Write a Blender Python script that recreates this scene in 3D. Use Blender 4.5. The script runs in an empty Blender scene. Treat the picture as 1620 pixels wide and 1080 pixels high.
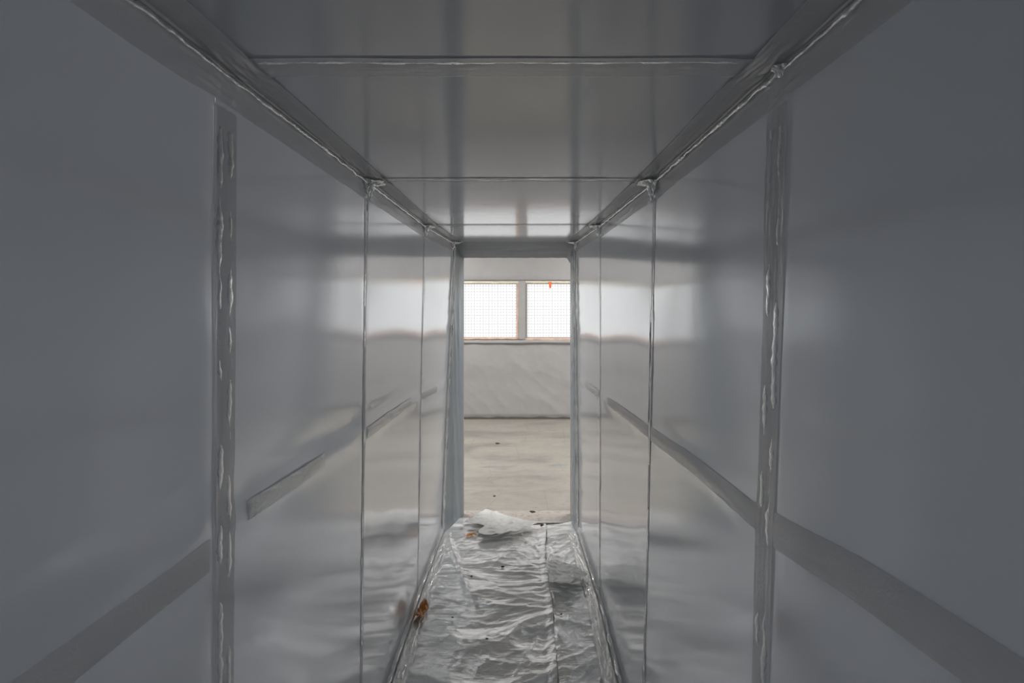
import bpy, bmesh, math, random
from mathutils import Vector, noise

random.seed(7)
S = bpy.context.scene
COL = S.collection
PI = math.pi

# ------------------------------------------------------------------ camera
EYE = 1.74
cam = bpy.data.cameras.new('camera')
cam.sensor_width = 36.0
cam.lens = 800.0 / 1620.0 * 36.0
cam.shift_x = -14.0 / 1620.0
cam.shift_y = -60.0 / 1620.0
cam.clip_start = 0.02
camo = bpy.data.objects.new('camera', cam)
COL.objects.link(camo)
camo.location = (0, 0, EYE)
camo.rotation_euler = (PI / 2, 0, 0)
S.camera = camo

# ------------------------------------------------------------------ world, light, exposure
W = bpy.data.worlds.new('world')
S.world = W
W.use_nodes = True
W.node_tree.nodes['Background'].inputs[0].default_value = (0.80, 0.90, 1.0, 1)
W.node_tree.nodes['Background'].inputs[1].default_value = 0.3

S.view_settings.view_transform = 'Standard'
S.view_settings.look = 'None'
S.view_settings.gamma = 1.0
S.view_settings.use_curve_mapping = False
S.view_settings.exposure = 0.0

WINDOW_GLOW = 1.22


def area(name, loc, rot, sx, sy, power, color):
    l = bpy.data.lights.new(name, 'AREA')
    l.shape = 'RECTANGLE'
    l.size, l.size_y = sx, sy
    l.energy = power
    l.color = color
    o = bpy.data.objects.new(name, l)
    COL.objects.link(o)
    o.location = loc
    o.rotation_euler = rot
    return o


# unseen fill lights, added to brighten the room beyond the doorway and the tunnel
area('hall_fill', (-1.9, 5.5, 3.3), (0, 0, 0), 0.3, 2.4, 140, (1.0, 0.965, 0.94))
area('hall_fill', (1.9, 5.5, 3.3), (0, 0, 0), 0.3, 2.4, 140, (1.0, 0.965, 0.94))
area('hall_fill', (-2.1, 0.8, 3.3), (0, 0, 0), 0.3, 2.4, 60, (0.95, 0.96, 1.0))
area('hall_fill', (1.3, -2.5, 3.3), (0, 0, 0), 0.3, 1.4, 85, (0.93, 0.96, 1.0))
area('hall_fill', (2.1, 0.8, 3.3), (0, 0, 0), 0.3, 2.4, 18, (0.90, 0.95, 1.0))


# ------------------------------------------------------------------ materials
def new_mat(name):
    m = bpy.data.materials.new(name)
    m.use_nodes = True
    nt = m.node_tree
    return m, nt, nt.nodes['Principled BSDF'], nt.nodes['Material Output']


def coords(nt, scale=(1, 1, 1)):
    tc = nt.nodes.new('ShaderNodeNewGeometry')
    mp = nt.nodes.new('ShaderNodeMapping')
    mp.inputs['Scale'].default_value = scale
    nt.links.new(tc.outputs['Position'], mp.inputs['Vector'])
    return mp.outputs['Vector']


def noise_node(nt, vec, scale, detail=4, rough=0.55, dist=0.0):
    n = nt.nodes.new('ShaderNodeTexNoise')
    n.inputs['Scale'].default_value = scale
    n.inputs['Detail'].default_value = detail
    n.inputs['Roughness'].default_value = rough
    n.inputs['Distortion'].default_value = dist
    nt.links.new(vec, n.inputs['Vector'])
    return n.outputs['Fac']


def ramp(nt, fac, stops):
    r = nt.nodes.new('ShaderNodeValToRGB')
    el = r.color_ramp.elements
    while len(el) < len(stops):
        el.new(0.5)
    for e, (p, c) in zip(el, stops):
        e.position = p
        e.color = (*c, 1) if len(c) == 3 else c
    nt.links.new(fac, r.inputs['Fac'])
    return r.outputs['Color']


def bump(nt, bsdf, height, strength, distance, prev=None):
    b = nt.nodes.new('ShaderNodeBump')
    b.inputs['Strength'].default_value = strength
    b.inputs['Distance'].default_value = distance
    nt.links.new(height, b.inputs['Height'])
    if prev:
        nt.links.new(prev, b.inputs['Normal'])
    nt.links.new(b.outputs['Normal'], bsdf.inputs['Normal'])
    return b.outputs['Normal']


def with_translucency(m, nt, bsdf, out, color, amount):
    t = nt.nodes.new('ShaderNodeBsdfTranslucent')
    t.inputs['Color'].default_value = (*color, 1)
    mx = nt.nodes.new('ShaderNodeMixShader')
    mx.inputs['Fac'].default_value = amount
    nt.links.new(bsdf.outputs[0], mx.inputs[1])
    nt.links.new(t.outputs[0], mx.inputs[2])
    nt.links.new(mx.outputs[0], out.inputs['Surface'])


def panel_material(name, color, rough, amount, metal=0.2, ior=2.1, coat=0.9):
    m, nt, b, out = new_mat(name)
    v = coords(nt, (1, 1, 1))
    c = ramp(nt, noise_node(nt, v, 2.2, 3), [(0.3, tuple(x * 0.96 for x in color)), (0.7, color)])
    nt.links.new(c, b.inputs['Base Color'])
    b.inputs['Roughness'].default_value = rough
    b.inputs['Specular IOR Level'].default_value = 0.5
    b.inputs['IOR'].default_value = ior
    b.inputs['Metallic'].default_value = metal
    b.inputs['Coat Weight'].default_value = coat
    b.inputs['Coat Roughness'].default_value = rough * 0.9
    b.inputs['Coat IOR'].default_value = 1.6
    v2 = coords(nt, (1, 1, 0.35))
    n1 = bump(nt, b, noise_node(nt, v2, 9, 2), 0.10, 0.006)
    bump(nt, b, noise_node(nt, v, 420, 1), 0.05, 0.001, n1)
    with_translucency(m, nt, b, out, color, amount)
    return m


PANEL = panel_material('white_plastic_panel', (0.80, 0.83, 0.875), 0.13, 0.06)
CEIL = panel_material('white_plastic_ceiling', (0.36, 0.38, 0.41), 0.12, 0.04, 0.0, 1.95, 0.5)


def film_material(name, color, rough, bscale, bstr, alpha=1.0, trans=0.0, spec=0.6, stretch=(1, 1, 1), ior=1.5, metal=0.0, coat=0.0):
    m, nt, b, out = new_mat(name)
    v = coords(nt, stretch)
    c = ramp(nt, noise_node(nt, v, 6, 4), [(0.3, tuple(x * 0.93 for x in color)), (0.7, color)])
    nt.links.new(c, b.inputs['Base Color'])
    b.inputs['Roughness'].default_value = rough
    b.inputs['Specular IOR Level'].default_value = spec
    b.inputs['Alpha'].default_value = alpha
    b.inputs['IOR'].default_value = ior
    b.inputs['Metallic'].default_value = metal
    b.inputs['Coat Weight'].default_value = coat
    b.inputs['Coat Roughness'].default_value = 0.04
    b.inputs['Coat IOR'].default_value = 1.75
    n1 = bump(nt, b, noise_node(nt, v, bscale, 4, 0.6, 0.8), bstr, 0.006)
    bump(nt, b, noise_node(nt, v, bscale * 5, 2, 0.6, 0.5), bstr * 0.5, 0.002, n1)
    if trans:
        with_translucency(m, nt, b, out, color, trans)
    return m


TAPE = film_material('clear_packing_tape', (0.98, 0.965, 0.95), 0.20, 45, 0.35, trans=0.5, ior=1.9, metal=0.12, coat=1.0)
TAPE_GLOSS = film_material('crumpled_clear_tape', (0.95, 0.96, 0.95), 0.14, 60, 0.7, trans=0.25, ior=2.0, metal=0.5, coat=1.0)
TAPE_KNOT = film_material('knotted_clear_tape', (0.97, 0.98, 0.97), 0.07, 60, 0.3, trans=0.1, ior=2.0, metal=0.75, coat=1.0)
FLOORFILM = film_material('creased_plastic_film', (0.96, 0.97, 0.965), 0.14, 22, 0.6, spec=0.6, ior=2.0, metal=0.4, coat=0.8, stretch=(0.5, 1.3, 1))
FLAPFILM = film_material('loose_plastic_film', (0.80, 0.81, 0.79), 0.18, 30, 0.4, trans=0.15, spec=0.6, ior=1.8, metal=0.12)
JAMBFILM = film_material('grey_blue_film', (0.29, 0.335, 0.365), 0.32, 26, 0.35, spec=0.5, stretch=(1, 1, 0.4))
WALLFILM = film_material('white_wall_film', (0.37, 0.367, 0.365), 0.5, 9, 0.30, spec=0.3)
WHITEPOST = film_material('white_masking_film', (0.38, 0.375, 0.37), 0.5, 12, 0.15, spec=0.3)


def plain(name, color, rough=0.6, spec=0.5, alpha=1.0, var=0.85, scale=14):
    m, nt, b, out = new_mat(name)
    v = coords(nt)
    c = ramp(nt, noise_node(nt, v, scale, 4), [(0.3, tuple(x * var for x in color)), (0.7, color)])
    nt.links.new(c, b.inputs['Base Color'])
    b.inputs['Roughness'].default_value = rough
    b.inputs['Specular IOR Level'].default_value = spec
    b.inputs['Alpha'].default_value = alpha
    return m


ORANGE = plain('orange_tape', (0.80, 0.30, 0.03), 0.25, 0.7, scale=40, var=0.5)
ORANGE_TINT = plain('faded_orange_tape', (0.75, 0.42, 0.22), 0.4, 0.5, alpha=0.35)
TAG = plain('red_orange_tag', (0.95, 0.18, 0.04), 0.5)
SALMON = plain('salmon_masking_tape', (0.85, 0.58, 0.44), 0.6, var=0.7, scale=9)
CREAM = plain('cream_masking_tape', (0.80, 0.74, 0.58), 0.6, var=0.8, scale=9)
WIRE = plain('grey_wire', (0.36, 0.36, 0.37), 0.5)
DARK = plain('dark_debris', (0.05, 0.03, 0.025), 0.8)
DARK_STRIP = plain('dark_grey_strip', (0.12, 0.11, 0.10), 0.8)  # dark colour for the strips beside the seams and at the far wall's foot
PLASTER = plain('grey_plaster', (0.36, 0.355, 0.35), 0.8)
METAL = plain('scuffed_aluminium', (0.62, 0.58, 0.56), 0.35, 0.8, var=0.7, scale=60)
STUD = plain('pale_timber', (0.50, 0.40, 0.27), 0.7)


def concrete_material():
    m, nt, b, out = new_mat('worn_concrete')
    v = coords(nt, (1, 1, 1))
    vs = coords(nt, (0.5, 1.6, 1))
    big = noise_node(nt, vs, 1.8, 6, 0.6, 0.5)
    col = ramp(nt, big, [(0.36, (0.205, 0.20, 0.182)), (0.48, (0.264, 0.25, 0.222)), (0.60, (0.30, 0.28, 0.245)), (0.68, (0.215, 0.225, 0.215))])
    fine = noise_node(nt, vs, 26, 8, 0.7)
    dirt = ramp(nt, fine, [(0.32, (0.55, 0.50, 0.45)), (0.46, (1, 1, 1)), (0.7, (1.0, 0.99, 0.96))])
    mx = nt.nodes.new('ShaderNodeMixRGB')
    mx.blend_type = 'MULTIPLY'
    mx.inputs[0].default_value = 0.55
    nt.links.new(col, mx.inputs[1])
    nt.links.new(dirt, mx.inputs[2])
    # fine scratches and cracks
    vo = nt.nodes.new('ShaderNodeTexVoronoi')
    vo.feature = 'DISTANCE_TO_EDGE'
    vo.inputs['Scale'].default_value = 1.7
    nt.links.new(v, vo.inputs['Vector'])
    cr = ramp(nt, vo.outputs['Distance'], [(0.0, (0.55, 0.42, 0.36)), (0.006, (1, 1, 1)), (1, (1, 1, 1))])
    m2 = nt.nodes.new('ShaderNodeMixRGB')
    m2.blend_type = 'MULTIPLY'
    m2.inputs[0].default_value = 0.45
    nt.links.new(mx.outputs[0], m2.inputs[1])
    nt.links.new(cr, m2.inputs[2])
    nt.links.new(m2.outputs[0], b.inputs['Base Color'])
    rr = nt.nodes.new('ShaderNodeMapRange')
    rr.inputs['To Min'].default_value = 0.22
    rr.inputs['To Max'].default_value = 0.6
    nt.links.new(noise_node(nt, v, 5, 5), rr.inputs['Value'])
    nt.links.new(rr.outputs[0], b.inputs['Roughness'])
    bump(nt, b, fine, 0.15, 0.002)
    return m


CONCRETE = concrete_material()


def sill_material():
    m, nt, b, out = new_mat('dirty_scratched_sill')
    v = coords(nt, (1, 2.5, 1))
    f = noise_node(nt, v, 24, 8, 0.7, 0.6)
    c = ramp(nt, f, [(0.30, (0.16, 0.10, 0.08)), (0.45, (0.33, 0.29, 0.26)), (0.6, (0.42, 0.40, 0.37)), (0.75, (0.30, 0.24, 0.21))])
    nt.links.new(c, b.inputs['Base Color'])
    b.inputs['Roughness'].default_value = 0.35
    bump(nt, b, f, 0.3, 0.002)
    return m


SILL = sill_material()


def window_glow():
    m, nt, b, out = new_mat('daylit_frosted_glass')
    e = nt.nodes.new('ShaderNodeEmission')
    v = coords(nt)
    c = ramp(nt, noise_node(nt, v, 2.5, 3), [(0.3, (0.95, 0.955, 0.965)), (0.7, (1.0, 1.0, 0.99))])
    nt.links.new(c, e.inputs['Color'])
    e.inputs['Strength'].default_value = WINDOW_GLOW
    nt.links.new(e.outputs[0], out.inputs['Surface'])
    return m


GLOW = window_glow()


# ------------------------------------------------------------------ mesh helpers
def link(name, me, mat, parent=None, smooth=True):
    o = bpy.data.objects.new(name, me)
    COL.objects.link(o)
    if mat:
        me.materials.append(mat)
    if smooth:
        me.polygons.foreach_set('use_smooth', [True] * len(me.polygons))
    if parent:
        o.parent = parent
    return o


def grid(name, fn, nu, nv, mat, parent=None, thick=0.0, keep=None):
    """a sheet: fn(u, v) -> point, u and v in 0..1; keep(u, v) trims cells"""
    vs = [fn(i / nu, j / nv) for j in range(nv + 1) for i in range(nu + 1)]
    fs = []
    for j in range(nv):
        for i in range(nu):
            if keep and not keep((i + 0.5) / nu, (j + 0.5) / nv):
                continue
            a = j * (nu + 1) + i
            fs.append((a, a + 1, a + nu + 2, a + nu + 1))
    me = bpy.data.meshes.new(name)
    me.from_pydata([tuple(p) for p in vs], [], fs)
    if keep:
        bm = bmesh.new()
        bm.from_mesh(me)
        bmesh.ops.delete(bm, geom=[v for v in bm.verts if not v.link_faces], context='VERTS')
        bm.to_mesh(me)
        bm.free()
    me.update()
    o = link(name, me, mat, parent)
    if thick:
        s = o.modifiers.new('solid', 'SOLIDIFY')
        s.thickness = thick
        s.offset = 0
    return o


def add_box(bm, x0, x1, y0, y1, z0, z1):
    p = [bm.verts.new(c) for c in ((x0, y0, z0), (x1, y0, z0), (x1, y1, z0), (x0, y1, z0),
                                   (x0, y0, z1), (x1, y0, z1), (x1, y1, z1), (x0, y1, z1))]
    for f in ((0, 3, 2, 1), (4, 5, 6, 7), (0, 1, 5, 4), (1, 2, 6, 5), (2, 3, 7, 6), (3, 0, 4, 7)):
        bm.faces.new([p[i] for i in f])


def boxes(name, lst, mat, parent=None, bevel=0.0):
    bm = bmesh.new()
    for b in lst:
        add_box(bm, *b)
    if bevel:
        bmesh.ops.bevel(bm, geom=list(bm.edges), offset=bevel, segments=2, affect='EDGES')
    me = bpy.data.meshes.new(name)
    bm.to_mesh(me)
    bm.free()
    return link(name, me, mat, parent, smooth=False)


GROUPS = {'seam_tape': 'clear tapes down the wall seams', 'ceiling_tape': 'clear tapes across the ceiling seams', 'corner_tape': 'corner tapes',
          'wall_tape': 'clear tapes along the wall joints', 'floor_edge_tape': 'floor edge tapes', 'debris_chip': 'dark chips on the floor',
          'masking_tape': 'masking tapes round the windows', 'plastic_sheeting': 'sheeting on the far wall', 'floor_film': 'floor films',
          'film_flap': 'loose film flaps', 'orange_tape_scrap': 'orange tape scraps'}


def tag(o, label, cat, group=None, kind=None):
    group = group or GROUPS.get(o.name.split('.')[0])
    o['label'] = label
    o['category'] = cat
    if group:
        o['group'] = group
    if kind:
        o['kind'] = kind
    return o


def empty(name, loc=(0, 0, 0)):
    o = bpy.data.objects.new(name, None)
    o.empty_display_size = 0.05
    COL.objects.link(o)
    o.location = loc
    return o


def structure(o):
    o['kind'] = 'structure'
    return o


def lerp(a, b, t):
    return a + (b - a) * t


def sstep(a, b, x):
    t = max(0.0, min(1.0, (x - a) / (b - a)))
    return t * t * (3 - 2 * t)


def interp(xs, ys, x):
    if x <= xs[0]:
        return ys[0]
    for i in range(len(xs) - 1):
        if x <= xs[i + 1]:
            return lerp(ys[i], ys[i + 1], (x - xs[i]) / (xs[i + 1] - xs[i]))
    return ys[-1]


def nz(x, y, z=0.0):
    return noise.noise(Vector((x, y, z)))


def ridge(x, y, z=0.0, octaves=3):
    s, a, t = 0.0, 1.0, 0.0
    for _ in range(octaves):
        n = 1.0 - abs(noise.noise(Vector((x, y, z)))) * 2.2
        s += a * n * abs(n)
        t += a
        a *= 0.5
        x, y, z = x * 2.03 + 3.1, y * 2.03 + 1.7, z + 5.2
    return s / t


# ------------------------------------------------------------------ the tunnel's own shape
CEIL_Z = 2.204
KY = [-1.6, 0.97, 1.89, 2.97, 3.80]          # where the panels meet, metres ahead of the viewer
SIDE = {
    'left': dict(top=[-0.586, -0.584, -0.576, -0.566, -0.505], bot=[-0.575, -0.585, -0.598, -0.606, -0.597], s=-1),
    'right': dict(top=[0.512, 0.509, 0.502, 0.466, 0.412], bot=[0.425, 0.430, 0.452, 0.462, 0.437], s=1),
}
BAND = {   # height of the taped joint halfway up each wall
    'left': ([-1.6, 0.56, 1.08, 1.9, 2.75, 3.8], [1.41, 1.315, 1.298, 1.246, 1.208, 1.13]),
    'right': ([-1.6, 0.556, 0.72, 0.93, 1.05, 1.4, 1.82, 2.6, 3.6], [1.50, 1.365, 1.350, 1.318, 1.305, 1.29, 1.262, 1.215, 1.18]),
}


def panel_of(y):
    for i in range(len(KY) - 1):
        if y <= KY[i + 1]:
            return i
    return len(KY) - 2


def wall_x(side, y, z):
    d = SIDE[side]
    s = d['s']
    t = z / CEIL_Z
    x = lerp(interp(KY, d['bot'], y), interp(KY, d['top'], y), t)
    i = panel_of(min(y, KY[-1]))
    u = max(0.0, min(1.0, (y - KY[i]) / (KY[i + 1] - KY[i])))
    # the sheet bellies out a little between its taped edges
    q = max(0.0, min(1.0, (1.80 - z) / 1.80))
    x += s * (0.006, 0.014, 0.020, 0.018)[i] * math.sin(PI * u) ** 0.7 * math.sin(PI * q) ** 0.85
    x -= s * 0.002 * math.sin(PI * u)
    # slack ripples, stronger low down
    low = 0.35 + 0.65 * sstep(1.3, 0.2, z)
    x += 0.0022 * low * nz(y * 0.9 + 7 * s, z * 5.5, 2.0 * i)
    x += 0.0012 * nz(y * 2.0, z * 2.0, 9.0 + i)
    # pinch in at the seam tapes
    for k in KY[1:4]:
        x += s * 0.0015 * math.exp(-((y - k) / 0.022) ** 2)
    # fold along the taped joint
    bh = interp(*BAND[side], y)
    dz = z - bh
    away = min(1.0, min(abs(y - k) for k in KY[1:]) / 0.12)
    x -= s * 0.005 * away * math.exp(-(dz / 0.035) ** 2)
    if side == 'left':
        x += s * 0.004 * away * math.exp(-((dz - 0.07) / 0.035) ** 2)
    # cove at the floor
    x -= s * 0.015 * sstep(0.12, 0.0, z) ** 2
    return x


def ceil_z(x, y):
    i = panel_of(min(y, KY[-1]))
    u = max(0.0, min(1.0, (y - KY[i]) / (KY[i + 1] - KY[i])))
    z = CEIL_Z - 0.004 * math.sin(PI * u)
    z += 0.0010 * nz(x * 2.5, y * 1.5, 4.4)
    for k in KY[1:4]:
        z += 0.001 * math.exp(-((y - k) / 0.015) ** 2)
    return z


# ---- walls and ceiling, one sheet per bay
def build_wall(side):
    root = structure(empty('wall_' + side, (SIDE[side]['bot'][1], 0, 0)))
    off = root.location.copy()
    for i in range(4):
        y0, y1 = KY[i], KY[i + 1]
        nu = max(24, int((y1 - y0) / 0.012))

        def f(u, v, y0=y0, y1=y1):
            y = lerp(y0, y1, u)
            z = v * CEIL_Z
            return Vector((wall_x(side, y, z), y, z)) - off
        grid('wall_panel', f, nu, 180, PANEL, root)
    return root


build_wall('left')
build_wall('right')

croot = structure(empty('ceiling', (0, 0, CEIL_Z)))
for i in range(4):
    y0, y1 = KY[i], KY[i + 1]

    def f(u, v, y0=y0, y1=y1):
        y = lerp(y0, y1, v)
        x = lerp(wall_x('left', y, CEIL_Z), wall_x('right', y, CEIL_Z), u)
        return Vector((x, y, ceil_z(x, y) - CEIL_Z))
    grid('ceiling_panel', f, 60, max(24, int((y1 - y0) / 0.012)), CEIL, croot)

# ---- concrete slab and the hall round the tunnel
HX, HY0, HY1, HZ = 3.6, -3.4, 7.62, 3.4
boxes('floor', [(-HX, HX, HY0, HY1 + 0.2, -0.1, 0.0)], CONCRETE)['kind'] = 'structure'

WIN = [(-2.62, -1.40), (-1.27, -0.057), (0.088, 1.30), (1.44, 2.66)]
WZ0, WZ1 = EYE - 0.520, EYE + 0.305
bx = [(-HX, HX, HY1, HY1 + 0.2, 0, WZ0), (-HX, HX, HY1, HY1 + 0.2, WZ1, HZ)]
xs = [-HX] + [v for w in WIN for v in w] + [HX]
for k in range(0, len(xs), 2):
    bx.append((xs[k], xs[k + 1], HY1, HY1 + 0.2, WZ0, WZ1))
structure(boxes('wall_far', bx, PLASTER))
structure(boxes('wall_near', [(-HX, HX, HY0 - 0.1, HY0, 0, HZ)], PLASTER))
structure(boxes('wall_hall_left', [(-HX - 0.1, -HX, HY0, HY1 + 0.2, 0, HZ)], PLASTER))
structure(boxes('wall_hall_right', [(HX, HX + 0.1, HY0, HY1 + 0.2, 0, HZ)], PLASTER))
structure(boxes('ceiling_hall', [(-HX, HX, HY0, HY1 + 0.2, HZ, HZ + 0.1)], PLASTER))
structure(boxes('dark_strip_far', [(-HX, HX, HY1 - 0.015, HY1 - 0.001, 0.0, 0.05)], DARK_STRIP))  # plain dark strip along the foot of the far wall

# ---- windows of wired glass, glowing with daylight
for n, (x0, x1) in enumerate(WIN):
    w = structure(empty('window_%d' % (n + 1), ((x0 + x1) / 2, HY1, WZ0)))
    cx = (x0 + x1) / 2

    def B(name, lst, mat, bevel=0.0):
        return boxes(name, [(a - cx, b - cx, c - HY1, d - HY1, e - WZ0, g - WZ0) for a, b, c, d, e, g in lst], mat, w, bevel)
    B('pane', [(x0, x1, HY1 + 0.07, HY1 + 0.08, WZ0, WZ1)], GLOW)
    wires = []
    k = x0 + 0.03
    while k < x1:
        wires.append((k - 0.0019, k + 0.0019, HY1 + 0.058, HY1 + 0.061, WZ0 + 0.001, WZ1 - 0.001))
        k += 0.0445
    k = WZ0 + 0.03
    while k < WZ1:
        wires.append((x0 + 0.001, x1 - 0.001, HY1 + 0.061, HY1 + 0.064, k - 0.0019, k + 0.0019))
        k += 0.0445
    B('wire_mesh', wires, WIRE)
    fr = 0.012
    B('window_frame', [(x0, x0 + fr, HY1 + 0.002, HY1 + 0.057, WZ0, WZ1), (x1 - fr, x1, HY1 + 0.002, HY1 + 0.057, WZ0, WZ1),
                       (x0 + fr, x1 - fr, HY1 + 0.002, HY1 + 0.057, WZ0, WZ0 + fr), (x0 + fr, x1 - fr, HY1 + 0.002, HY1 + 0.057, WZ1 - fr, WZ1)], WHITEPOST)


# masking tape round the two windows in view
def edge_tape(name, pts, width, mat, label, y=None, seed=0.0, vertical=False):
    y = HY1 - 0.004 if y is None else y
    (xa, za), (xb, zb) = pts

    def f(u, v):
        s = (v - 0.5) * width
        j = 0.008 * nz(u * 9 + seed, 1.0 if v > 0.5 else 4.0)
        if vertical:
            return Vector((lerp(xa, xb, u) + s + j, y - 0.002 * abs(nz(u * 14, v, seed)), lerp(za, zb, u)))
        return Vector((lerp(xa, xb, u), y - 0.002 * abs(nz(u * 14, v, seed)), lerp(za, zb, u) + s + j))
    o = grid(name, f, 60, 2, mat, thick=0.001)
    return tag(o, label, 'tape')


edge_tape('masking_tape', ((-1.27, WZ0 - 0.012), (-0.03, WZ0 - 0.006)), 0.030, SALMON, 'salmon masking tape along the bottom edge of the left bright window', seed=1)
edge_tape('masking_tape', ((-0.050, WZ0 - 0.01), (-0.040, WZ1 + 0.01)), 0.032, SALMON, 'salmon masking tape down the side of the left bright window beside the middle post', seed=2, vertical=True)
edge_tape('masking_tape', ((-1.27, WZ1 + 0.012), (-0.03, WZ1 + 0.010)), 0.034, CREAM, 'cream masking tape along the top edge of the left bright window', seed=3)
edge_tape('masking_tape', ((0.03, WZ0 - 0.018), (1.30, WZ0 - 0.022)), 0.034, SALMON, 'salmon masking tape along the bottom edge of the right bright window', seed=4)
edge_tape('masking_tape', ((0.03, WZ1 + 0.014), (1.30, WZ1 + 0.014)), 0.036, CREAM, 'cream masking tape over the right bright window, the orange tag on it', seed=5)

# plastic film hung over the far wall
def hung(x0, x1, z0, z1, amp, nx, nzr, label, seed, wav=0.0):
    def f(u, v):
        x, z = lerp(x0, x1, u), lerp(z0, z1, v)
        e = sstep(0, 0.04, v) * sstep(1, 0.96, v)
        d = 0.010 + amp * (0.4 + 0.6 * e) * (0.5 + 0.5 * ridge(x * 1.6 + z * 1.3 + seed, z * 0.9 - x * 0.4, seed, 3))
        d += amp * 0.8 * e * nz(x * 1.1, z * 1.6, seed + 3)
        zz = z + (wav * nz(x * 5.0, seed) if v < 0.01 else 0)
        return Vector((x, HY1 - max(0.004, d), zz))
    o = grid('plastic_sheeting', f, nx, nzr, WALLFILM)
    return tag(o, label, 'plastic sheeting')


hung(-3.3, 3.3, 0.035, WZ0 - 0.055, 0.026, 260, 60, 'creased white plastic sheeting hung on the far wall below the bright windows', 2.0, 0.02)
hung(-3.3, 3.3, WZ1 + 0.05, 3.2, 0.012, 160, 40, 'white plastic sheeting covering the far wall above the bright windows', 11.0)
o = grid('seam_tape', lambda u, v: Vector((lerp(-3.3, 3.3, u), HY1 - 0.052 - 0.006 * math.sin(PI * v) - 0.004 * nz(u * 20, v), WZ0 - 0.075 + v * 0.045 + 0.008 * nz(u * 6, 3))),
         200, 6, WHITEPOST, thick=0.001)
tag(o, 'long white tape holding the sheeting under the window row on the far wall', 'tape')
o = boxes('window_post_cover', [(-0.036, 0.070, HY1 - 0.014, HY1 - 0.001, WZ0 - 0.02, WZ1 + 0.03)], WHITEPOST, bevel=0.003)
tag(o, 'grey white plastic wrapped post between the two bright windows', 'post')
# orange tag
def tagf(u, v):
    w = lerp(0.024, 0.013, v)
    return Vector((0.440 + (u - 0.5) * 2 * w + 0.004 * v, HY1 - 0.012 - 0.008 * math.sin(v * 2.4), WZ1 + 0.022 - 0.095 * v))
tag(grid('orange_tag', tagf, 4, 8, TAG, thick=0.0015), 'small orange tag hanging at the top of the right bright window', 'tag')


# ------------------------------------------------------------------ the wrapped doorway at the tunnel's end
DY0, DY1 = 3.80, 4.12
OXL, OXR, OZ = -0.469, 0.407, 2.112
door = structure(empty('door_1', (0, DY0, 0)))


def jamb_left(u, v):
    z = v * (CEIL_Z + 0.0) * 0.9999
    xa, xb = wall_x('left', DY0, z), OXL
    x = lerp(xa, xb, u)
    y = lerp(DY0, DY1, u)
    k = math.sin(PI * u)
    x += 0.006 * k * nz(z * 2.0 + u * 5, u * 3, 1.0) + 0.003 * k * ridge(z * 3 + u * 4, u * 2 - z, 2.0, 2)
    x += 0.002 * nz(z * 10, u * 4, 7)
    return Vector((x, y - DY0, z))


def jamb_right(u, v):
    z = v * CEIL_Z
    xa, xb = wall_x('right', DY0, z), OXR
    x = lerp(xa, xb, u)
    k = math.sin(PI * u)
    x -= 0.012 * k + 0.008 * ridge(z * 6 + u * 2, u * 3, 5.0, 3) * k
    x += 0.003 * nz(z * 16, u * 4, 3)
    return Vector((x, lerp(0, DY1 - DY0, u), z))


grid('jamb_film', jamb_left, 24, 220, JAMBFILM, door)
grid('jamb_film', jamb_right, 24, 220, JAMBFILM, door)


def header(u, v):
    y = lerp(DY0, DY1, v)
    xa = lerp(wall_x('left', DY0, CEIL_Z), OXL, v)
    xb = lerp(wall_x('right', DY0, CEIL_Z), OXR, v)
    x = lerp(xa, xb, u)
    z = lerp(CEIL_Z, OZ, v)
    k = math.sin(PI * v)
    z += -0.006 * k + 0.004 * k * nz(x * 5, v * 3) + 0.004 * ridge(x * 1.5, v * 2.5, 8.0, 2) * k
    z += 0.0025 * nz(x * 18, 2.0) * v
    # gathered film in the right hand corner
    z -= 0.045 * sstep(0.955, 1.0, u) * v
    return Vector((x, y - DY0, z))


grid('header_film', header, 120, 20, JAMBFILM, door)
# solid frame behind the film, out to the hall side
boxes('door_frame', [(OXL - 0.30, OXL - 0.001, DY1 - DY0 + 0.001, DY1 - DY0 + 0.06, 0, CEIL_Z + 0.1), (OXR + 0.001, OXR + 0.30, DY1 - DY0 + 0.001, DY1 - DY0 + 0.06, 0, CEIL_Z + 0.1),
                     (OXL, OXR, DY1 - DY0 + 0.001, DY1 - DY0 + 0.06, OZ + 0.008, CEIL_Z + 0.1)], PLASTER, door)

# threshold
boxes('threshold', [(OXL - 0.05, OXR + 0.05, 3.98, 4.24, 0.0005, 0.006)], SILL)
o = bpy.data.objects['threshold']
tag(o, 'dirty scratched brown grey threshold plate across the doorway', 'threshold')
o = boxes('metal_strip', [(0.07, 0.335, 3.985, 4.012, 0.007, 0.013)], METAL, bevel=0.002)
tag(o, 'short shiny metal strip on the front edge of the doorway threshold', 'metal strip')


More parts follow.
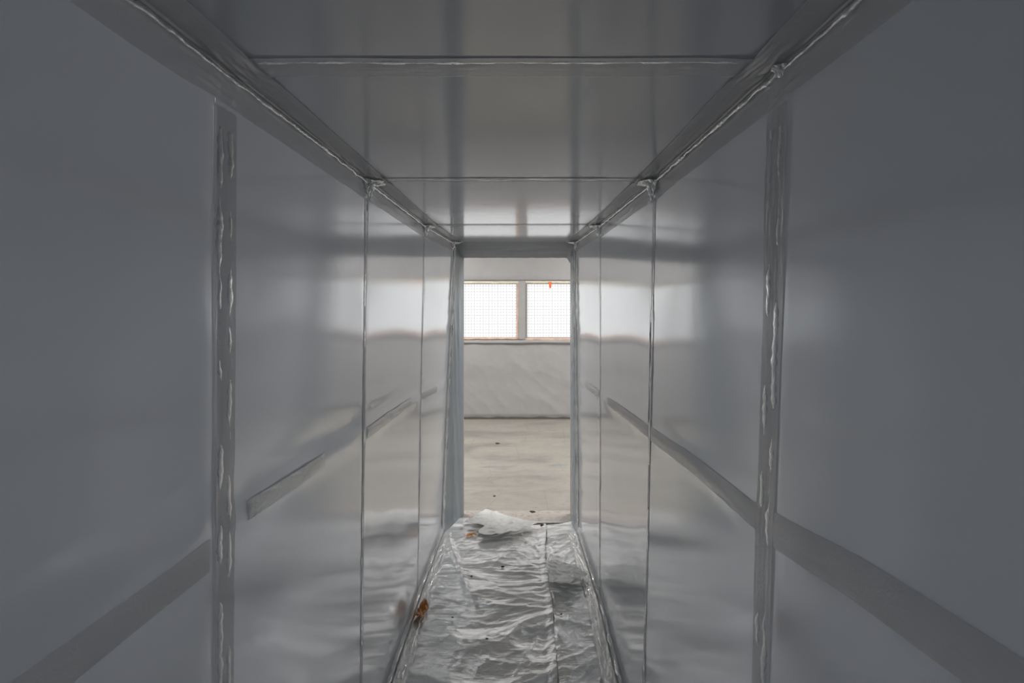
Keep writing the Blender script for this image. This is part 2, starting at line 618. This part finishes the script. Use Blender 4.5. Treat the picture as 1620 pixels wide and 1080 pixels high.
# ------------------------------------------------------------------ film on the tunnel floor
def floor_h(x, y, seed=0.0):
    """creased film: pulled folds that run mostly across the passage"""
    wx, wy = x + 0.10 * nz(x * 1.7, y * 1.3, seed), y + 0.09 * nz(x * 2.3 + 5, y * 1.1, seed)
    m = sstep(-0.35, 0.45, nz(x * 1.9 + 3, y * 1.5, seed + 6))
    a = ridge(wx * 1.4 + 0.3 * wy + seed, wy * 3.0, seed, 2)                 # pulled folds across
    b = ridge(wx * 3.0 + wy * 1.6, wy * 4.5 - wx * 2.2, seed + 4, 3)         # slanting creases
    c = ridge(wx * 2.0 + seed, wy * 8.0, seed + 9, 3)
    h = 0.010 + 0.020 * a * (0.45 + 0.55 * m) + 0.011 * b * (1.1 - m) + 0.008 * c * m
    h += 0.007 * nz(x * 1.8, y * 4.0 + x * 1.2, seed + 2)
    if seed < 5:    # long folds fanning off the left wall
        d = (x + 0.60) - 0.33 * (3.9 - y) % 0.55
        h += 0.010 * math.exp(-(d / 0.022) ** 2) * sstep(0.45, 0.1, x + 0.60)
    h *= 1.0 - 0.6 * sstep(3.75, 3.95, y)
    return max(0.0035, h)


def floor_edge(side, y):
    return wall_x(side, min(y, 3.8), 0.02)


def split_x(y):   # the torn edge where two films overlap
    return interp([2.0, 2.32, 2.64, 2.95, 3.40, 3.87, 4.1], [0.17, 0.168, 0.175, 0.18, 0.162, 0.195, 0.20], y) + 0.004 * nz(y * 9, 2)


def film_main(u, v):
    y = lerp(-1.2, 3.97, v)
    xl, xr = floor_edge('left', y), split_x(y)
    if y > 3.8:
        xl = lerp(xl, OXL, sstep(3.8, 4.1, y))
    y2 = y + (0.05 * (nz(u * 4, 1.0)) + 0.10 * sstep(0.5, 0.0, u) - 0.02) * sstep(3.7, 3.97, y)
    x = lerp(xl, xr, u)
    h = floor_h(x, y2, 0.0)
    e = sstep(0.0, 0.10, u)
    h = h * (0.3 + 0.7 * e) + 0.02 * math.exp(-(u / 0.12) ** 2) * (0.6 + 0.8 * nz(y * 4, 1))
    h += 0.010 * sstep(0.93, 1.0, u)
    return Vector((x, y2, max(0.004, h) + 0.006 * sstep(3.90, 3.97, y2)))


def film_side(u, v):
    y = lerp(-1.2, 3.945 + 0.07 * u * u, v)
    xl, xr = split_x(y) - 0.05, floor_edge('right', y)
    if y > 3.8:
        xr = lerp(xr, OXR, sstep(3.8, 4.1, y))
    x = lerp(xl, xr, u)
    h = floor_h(x * 1.6, y, 13.0) * (0.35 + 0.65 * sstep(0, 0.25, u)) * 0.9 + 0.006 * sstep(3.90, 3.97, y)
    return Vector((x, y, max(0.003, h)))


o = grid('floor_film', film_main, 170, 760, FLOORFILM)
tag(o, 'creased shiny plastic film on the tunnel floor, the wider sheet on top', 'plastic film')
o = grid('floor_film', film_side, 70, 760, FLOORFILM)
tag(o, 'narrow creased floor film beside the right wall, tucked under the wider sheet', 'plastic film')


# loose flaps
def flap(name, outline, base, amp, label, seed, n=70):
    """outline: polygon of floor points; a grid over its box trimmed to it, crumpled"""
    xs_ = [p[0] for p in outline]
    ys_ = [p[1] for p in outline]
    x0, x1, y0, y1 = min(xs_), max(xs_), min(ys_), max(ys_)

    def inside(x, y):
        c = False
        j = len(outline) - 1
        for i in range(len(outline)):
            (xi, yi), (xj, yj) = outline[i], outline[j]
            if (yi > y) != (yj > y) and x < (xj - xi) * (y - yi) / (yj - yi) + xi:
                c = not c
            j = i
        return c

    def f(u, v):
        x, y = lerp(x0, x1, u), lerp(y0, y1, v)
        h = base + amp * (0.5 + 0.5 * ridge(x * 5 + seed, y * 5 + x * 3, seed, 3)) + 0.3 * amp * nz(x * 20, y * 20, seed) + 1.3 * amp * (1 - v) ** 1.5
        return Vector((x, y, h))
    o = grid(name, f, n * 2, n * 2, FLAPFILM, thick=0.0006, keep=lambda u, v: inside(lerp(x0, x1, u), lerp(y0, y1, v)))
    return tag(o, label, 'plastic film')


def fp(px, py):   # a floor point from where it shows in the photograph
    y = 800.0 * (EYE - 0.03) / (py - 480.0)
    return ((px - 824.0) * y / 800.0, y)


flap('film_flap', [fp(*p) for p in ((733, 832), (752, 818), (768, 808), (786, 812), (812, 822), (845, 829), (856, 830), (838, 838), (815, 848), (790, 853), (770, 855), (757, 851), (757, 846), (766, 838), (748, 834))],
     0.034, 0.020, 'white flap of loose film folded back over the doorway threshold', 3.0)
flap('film_flap', [fp(*p) for p in ((866, 898), (872, 890), (890, 895), (905, 899), (918, 908), (930, 918), (918, 924), (909, 927), (902, 937), (893, 936), (882, 933), (869, 936))],
     0.040, 0.022, 'crumpled white film flap lying near the right wall on the narrow film', 6.0)

# ------------------------------------------------------------------ tape strips
CR = {'knots': KY[1:4]}


def crinkle(a, b, seed, amp=0.0025):
    return amp * (0.5 + 0.5 * ridge(a, b, seed, 3))


def bead(parent, centre, out, across, n, r0, seed, broken=0.0, flat=1.1):
    """a puckered glossy crease: a thin half round ridge along centre(v), thinning out where the tape lies flat"""
    def f(u, v):
        c = centre(v)
        k = nz(v * n * 0.055, seed, 1.0)
        r = r0 * max(0.04, (1 - broken) + broken * sstep(-0.12, 0.25, k) * 1.3) * (0.8 + 0.9 * abs(nz(v * n * 0.25, seed, 5.0)))
        a = (u - 0.5) * PI
        w = 0.8 * r0 * nz(v * n * 0.12, seed, 8.0)
        return c + across * (math.sin(a) * r + w) + out * (math.cos(a) * r * flat - 0.0003)
    return grid('tape_crease', f, 8, n, TAPE_KNOT, parent)


def seam_tape(side, k, label, width, z0=0.085, z1=CEIL_Z - 0.080, amp=0.003, off=0.0):
    s = SIDE[side]['s']

    def f(u, v):
        z = lerp(z0, z1, v)
        y = KY[k] + off + (u - 0.5) * width + 0.003 * nz(z * 3, k, s)
        lift = 0.0010 + 0.0004 * math.sin(PI * u)
        act = 0.08 + 1.1 * sstep(-0.1, 0.5, nz(z * 1.7, k * 3.1, s * 2.0))
        lift += act * (crinkle(u * 4.0 + k, z * 3.0, 3.0 * k + s, amp) + crinkle(u * 5.0 + z * 4, z * 16.0, 5.0 * k + s, amp * 0.8))
        return Vector((wall_x(side, y, z) - s * lift, y, z))
    o = grid('seam_tape', f, 30, 480, TAPE)
    for j, (du, rr) in enumerate(((0.30, 0.0075), (0.72, 0.0065)) if width > 0.05 else ((0.25, 0.0065),)):
        bead(o, lambda v: f(du, lerp(0.02, 0.98, v)), Vector((-s, 0, 0)), Vector((0, 1, 0)), 420, rr, k * 3.3 + s + j * 7, 0.9, 0.2 if width > 0.05 else 0.13)
    return tag(o, label, 'tape')


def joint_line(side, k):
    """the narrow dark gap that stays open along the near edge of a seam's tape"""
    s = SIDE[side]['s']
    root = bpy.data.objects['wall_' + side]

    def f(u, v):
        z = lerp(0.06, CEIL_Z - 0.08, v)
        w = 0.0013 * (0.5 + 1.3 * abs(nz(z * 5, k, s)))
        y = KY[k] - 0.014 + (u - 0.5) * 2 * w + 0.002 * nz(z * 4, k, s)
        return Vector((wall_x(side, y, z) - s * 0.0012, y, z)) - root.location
    grid('joint_dark_strip', f, 2, 240, DARK_STRIP, root)


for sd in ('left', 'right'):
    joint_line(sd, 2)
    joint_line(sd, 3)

seam_tape('left', 1, 'wide clear tape down the nearest upright seam of the left wall', 0.075, off=0.028)
seam_tape('left', 2, 'clear crinkled tape down the second upright seam of the left wall, counted from the viewer', 0.024)
seam_tape('left', 3, 'narrow looking clear tape down the left wall seam closest to the doorway', 0.024)
seam_tape('right', 1, 'wide clear tape down the nearest upright seam of the right wall', 0.075, off=0.018)
seam_tape('right', 2, 'clear crinkled tape down the second upright seam of the right wall, counted from the viewer', 0.024)
seam_tape('right', 3, 'narrow looking clear tape down the right wall seam closest to the doorway', 0.024)


def door_edge_tape(side, label):
    s = SIDE[side]['s']

    def f(u, v):
        z = lerp(0.05, CEIL_Z - 0.04, v)
        y = DY0 - 0.03 + u * 0.06
        x = wall_x(side, min(y, DY0), z) - s * (0.003 + 0.010 * math.exp(-((u - 0.5) / 0.3) ** 2) + 0.010 * crinkle(u * 2, z * 9, 20 + s, 1.0))
        return Vector((x, y, z))
    o = grid('seam_tape', f, 12, 420, TAPE_GLOSS)
    bead(o, lambda v: f(0.5, lerp(0.02, 0.98, v)), Vector((-s, -0.5, 0)).normalized(), Vector((0, 1, 0)), 420, 0.006, 12 + s, 0.7, 0.5)
    return tag(o, label, 'tape')


door_edge_tape('left', 'crinkled clear tape down the left side of the wrapped doorway where the wall ends')
door_edge_tape('right', 'crinkled clear tape down the right side of the wrapped doorway where the wall ends')


def ceiling_tape(k, width, label, amp=0.003, off=0.0):
    def f(u, v):
        y = KY[k] + off + (v - 0.5) * width
        x = lerp(wall_x('left', y, CEIL_Z) + 0.05, wall_x('right', y, CEIL_Z) - 0.05, u)
        y += 0.003 * nz(x * 4, k)
        lift = 0.0010 + 0.0004 * math.sin(PI * v) + (crinkle(x * 3.0, v * 4.0, 30.0 + k, amp) + crinkle(x * 16.0, v * 5.0 + x * 5, 33.0 + k, amp * 0.7)) * (0.3 + 0.9 * sstep(-0.1, 0.5, nz(x * 3, k * 2.0)))
        return Vector((x, y, ceil_z(x, y) - lift))
    o = grid('ceiling_tape', f, 300, 26, TAPE)
    bead(o, lambda v: f(lerp(0.03, 0.97, v), 0.25 if k == 1 else 0.5), Vector((0, 0, -1)), Vector((0, 1, 0)), 300, 0.005, 50 + k, 0.6, 0.25)
    return tag(o, label, 'tape')


ceiling_tape(1, 0.075, 'wide clear tape straight across the ceiling, the seam nearest the viewer', off=0.02)
ceiling_tape(2, 0.05, 'clear tape across the ceiling at the middle of three seams')
ceiling_tape(3, 0.035, 'thin bright tape across the ceiling seam closest to the doorway', amp=0.002)


def corner_tape(side, w, label):
    """bent round the corner of wall and ceiling"""
    s = SIDE[side]['s']

    def f(u, v):
        y = lerp(-1.5, DY0 - 0.005, v)
        t = (u - 0.5) * 2              # -1 on the wall .. 1 on the ceiling
        near = sum(math.exp(-((y - k) / 0.07) ** 2) for k in KY[1:])
        mid = math.exp(-(t / 0.22) ** 2)
        lift = 0.0012 + (0.0007 + 0.0045 * mid * (0.5 + 0.8 * nz(y * 2.2, s, 3)) + 0.009 * near) * (0.5 + 0.5 * ridge(u * 7.0, y * 6.0 + u * 3, 40 + s, 3)) + 0.004 * near * nz(u * 14, y * 40, 4)
        lift = max(0.001, lift)
        ww = w * (1 + 0.06 * nz(y * 3, t > 0, s))
        if t < 0:
            z = CEIL_Z + t * ww
            cx = wall_x(side, y, z)
            r = max(0.0, 1 - abs(t) * 7)
            return Vector((cx - s * (lift + 0.010 * r), y, z - 0.008 * r))
        x = wall_x(side, y, CEIL_Z) - s * t * ww
        r = max(0.0, 1 - abs(t) * 7)
        return Vector((x - s * 0.008 * r, y, ceil_z(x, y) - lift - 0.010 * r))
    o = grid('corner_tape', f, 60, 620, TAPE)
    dn = Vector((-s, 0, -1)).normalized()
    ac = Vector((-s, 0, 1)).normalized()

    def mid(v):
        y = lerp(-1.4, DY0 - 0.02, v)
        return Vector((wall_x(side, y, CEIL_Z), y, CEIL_Z - 0.008)) + dn * (0.013 + 0.004 * nz(y * 3, s))
    bead(o, mid, dn, ac, 900, 0.0050, 90 + s, 0.35)
    return tag(o, label, 'tape')


CORNER = {'left': corner_tape('left', 0.075, 'wide clear tape folded along the corner of left wall and ceiling'),
          'right': corner_tape('right', 0.075, 'wide clear tape folded along the corner of right wall and ceiling')}


def foot_tape(side, label):
    s = SIDE[side]['s']

    def f(u, v):
        y = lerp(-1.2, DY0 - 0.02, v)
        t = (u - 0.5) * 2
        lift = 0.004 + 0.009 * (0.5 + 0.5 * ridge(u * 3.5, y * 3.5 + u, 60 + s, 3)) + 0.003 * nz(u * 12, y * 26, 3)
        if t < 0:
            z = 0.016 - t * 0.06
            return Vector((wall_x(side, y, z) - s * lift, y, z))
        x = wall_x(side, y, 0.016) - s * t * 0.06
        return Vector((x - s * lift, y, 0.016 + lift + 0.014 * (1 - t)))
    o = grid('floor_edge_tape', f, 26, 620, TAPE_GLOSS)
    for j, uu in enumerate((0.22, 0.80)):
        bead(o, lambda v: f(uu, lerp(0.01, 0.99, v)), Vector((-s, 0, 0.8)).normalized(), Vector((s * 0.62, 0, 0.78)), 800, 0.006, 100 + s + 5 * j, 0.9, 0.6)
    return tag(o, label, 'tape')


foot_tape('left', 'puckered clear tape along the floor edge of the left wall')
foot_tape('right', 'puckered clear tape along the floor edge of the right wall')


def band_tape(side, y0, y1, w, label, mat, amp, seed, dz0=0.0, dz1=0.0):
    s = SIDE[side]['s']

    def f(u, v):
        y = lerp(y0, y1, v)
        z = interp(*BAND[side], y) + lerp(dz0, dz1, v) + (u - 0.5) * w * (1 + 0.08 * nz(v * 6, seed))
        act = math.sin(PI * min(1, max(0, v))) ** 0.5
        lift = 0.0015 + 0.0015 * math.sin(PI * u) + act * crinkle(y * 7.0 + u * 2.5, u * 1.5, seed, amp)
        return Vector((wall_x(side, y, z) - s * lift, y, z))
    return tag(grid('wall_tape', f, 14, max(60, int((y1 - y0) / 0.006)), mat), label, 'tape')


band_tape('left', -0.9, 0.95, 0.062, 'clear tape slanting across the nearest left wall panel', TAPE, 0.0010, 70.0, -0.035, -0.035)
band_tape('left', 1.08, 1.52, 0.042, 'short puckered clear tape on the second left wall panel', TAPE_GLOSS, 0.0075, 71.0)
band_tape('left', 1.93, 2.72, 0.045, 'crinkled clear tape on the left wall panel beyond the second seam', TAPE_GLOSS, 0.0055, 72.0)
band_tape('left', 3.0, 3.45, 0.04, 'small clear tape on the left wall panel beside the doorway', TAPE, 0.0045, 73.0)
band_tape('right', -0.9, 0.95, 0.066, 'pale clear tape sloping down across the nearest right wall panel', TAPE, 0.0014, 74.0)
band_tape('right', 1.0, 1.87, 0.052, 'pale curved clear tape on the second right wall panel', TAPE, 0.0018, 75.0)
band_tape('right', 1.91, 2.75, 0.045, 'crinkled clear tape on the right wall panel beyond the second seam', TAPE, 0.0035, 76.0)
band_tape('right', 3.0, 3.50, 0.045, 'small puckered clear tape on the right wall panel beside the doorway', TAPE_GLOSS, 0.008, 77.0)


# crumpled tape bunched at the upper joints
def bunch(side, y, size, label, seed):
    s = SIDE[side]['s']

    def f(u, v):
        a, r = u * 2 * PI, v
        rr = size * r * (1 + 0.35 * nz(math.cos(a) * 2, math.sin(a) * 2, seed))
        p, q = math.cos(a) * rr, math.sin(a) * rr
        hgt = (1 - r) * 0.008 + 0.007 * (0.5 + 0.5 * ridge(p * 28, q * 28, seed, 3)) + 0.006 * math.sin(a * 9 + seed) * r * (1 - r) * 2
        hgt = max(0.002, hgt) + 0.007
        yy = min(DY0 - 0.004, y + p)
        if q < 0:     # on the wall
            z = CEIL_Z - 0.008 + q
            return Vector((wall_x(side, yy, z) - s * hgt, yy, z))
        x = wall_x(side, yy, CEIL_Z) - s * (0.008 + q)
        return Vector((x, yy, ceil_z(x, yy) - hgt))
    o = grid('crumpled_knot', f, 110, 30, TAPE_KNOT, CORNER[side])
    o['label'] = label
    return o


bunch('left', 1.89, 0.055, 'crumpled knot of clear tape at the top of the left wall second seam', 80.0)
bunch('left', 2.97, 0.055, 'crumpled knot of clear tape at the top of the left wall seam nearest the doorway', 81.0)
bunch('left', 3.74, 0.06, 'crumpled clear tape in the upper left corner of the doorway', 82.0)
bunch('right', 0.97, 0.022, 'small crumpled clear tape at the top of the right wall nearest seam', 83.0)
bunch('right', 1.89, 0.060, 'crumpled knot of clear tape at the top of the right wall second seam', 84.0)
bunch('right', 2.97, 0.055, 'crumpled knot of clear tape at the top of the right wall seam nearest the doorway', 85.0)
bunch('right', 3.74, 0.06, 'crumpled clear tape in the upper right corner of the doorway', 86.0)

# ------------------------------------------------------------------ orange tape and debris
def crumple(name, cx, cy, cz, length, width, hgt, turn, mat, label, cat, seed):
    def f(u, v):
        a = (u - 0.5) * length
        b = (v - 0.5) * width * (0.55 + 0.6 * abs(math.sin(u * 5 + seed)))
        h = hgt * (0.25 + 0.75 * math.sin(PI * v)) * (0.55 + 0.5 * math.sin(u * 7 + seed)) + 0.35 * hgt * nz(u * 7, v * 5, seed)
        return Vector((a * math.cos(turn) - b * math.sin(turn), a * math.sin(turn) + b * math.cos(turn), max(0.001, h + 0.2 * hgt)))
    o = grid(name, f, 44, 20, mat, thick=0.0012)
    o.location = (cx, cy, cz)
    return tag(o, label, cat)


t = crumple('orange_tape_scrap', -0.545, 2.78, 0.035, 0.15, 0.05, 0.035, 1.5, ORANGE, 'crumpled orange tape scrap stuck at the floor edge of the left wall', 'tape scrap', 1.2)
g = grid('tape_end', lambda u, v: Vector((wall_x('left', 2.78 + (u - 0.5) * 0.1, 0.04 + v * 0.09) + 0.020 + 0.545, (u - 0.5) * 0.1, 0.005 + v * 0.09 + 0.004 * nz(u * 8, v * 8))),
         16, 16, ORANGE_TINT, t)
g['label'] = 'faded see-through end of the orange tape'
crumple('orange_tape_scrap', -0.375, 3.74, 0.030, 0.085, 0.034, 0.008, 0.45, ORANGE, 'small flat orange tape scrap on the film in front of the doorway', 'tape scrap', 2.6)


def speck(px, py, r, label, seed, zz=0.026):
    y = 800.0 * (EYE - zz) / (py - 480.0)
    x = (px - 824.0) * y / 800.0
    bm = bmesh.new()
    bmesh.ops.create_icosphere(bm, subdivisions=2, radius=r)
    for v in bm.verts:
        k = 1 + 0.5 * nz(v.co.x / r * 1.3 + seed, v.co.y / r * 1.3, v.co.z / r)
        v.co = Vector((v.co.x * k * 1.3, v.co.y * k, v.co.z * k * 0.35))
    me = bpy.data.meshes.new('debris')
    bm.to_mesh(me)
    bm.free()
    o = link('debris_chip', me, DARK)
    o.location = (x, y, zz)
    return tag(o, label, 'debris')


speck(795, 896, 0.009, 'reddish dark chip on the floor film in front of the folded flap', 1)
speck(746, 911, 0.006, 'tiny dark chip on the floor film left of centre, beyond the long fold', 2)
speck(716, 976, 0.005, 'tiny dark chip on the floor film beside the left wall tape', 3)
speck(770, 1010, 0.006, 'thin dark chip on the floor film nearest the viewer', 4)
speck(888, 971, 0.005, 'dark speck on the narrow film below the crumpled flap', 5)
speck(787, 701, 0.020, 'dark chip lying on the concrete in the room beyond the doorway', 6, 0.004)
speck(843, 809, 0.018, 'dark torn scrap at the back edge of the threshold', 7, 0.008)
speck(782, 784, 0.009, 'small dark chip on the concrete just behind the threshold', 8, 0.004)
speck(858, 830, 0.014, 'dark scrap beside the metal strip where the film ends', 9, 0.016)
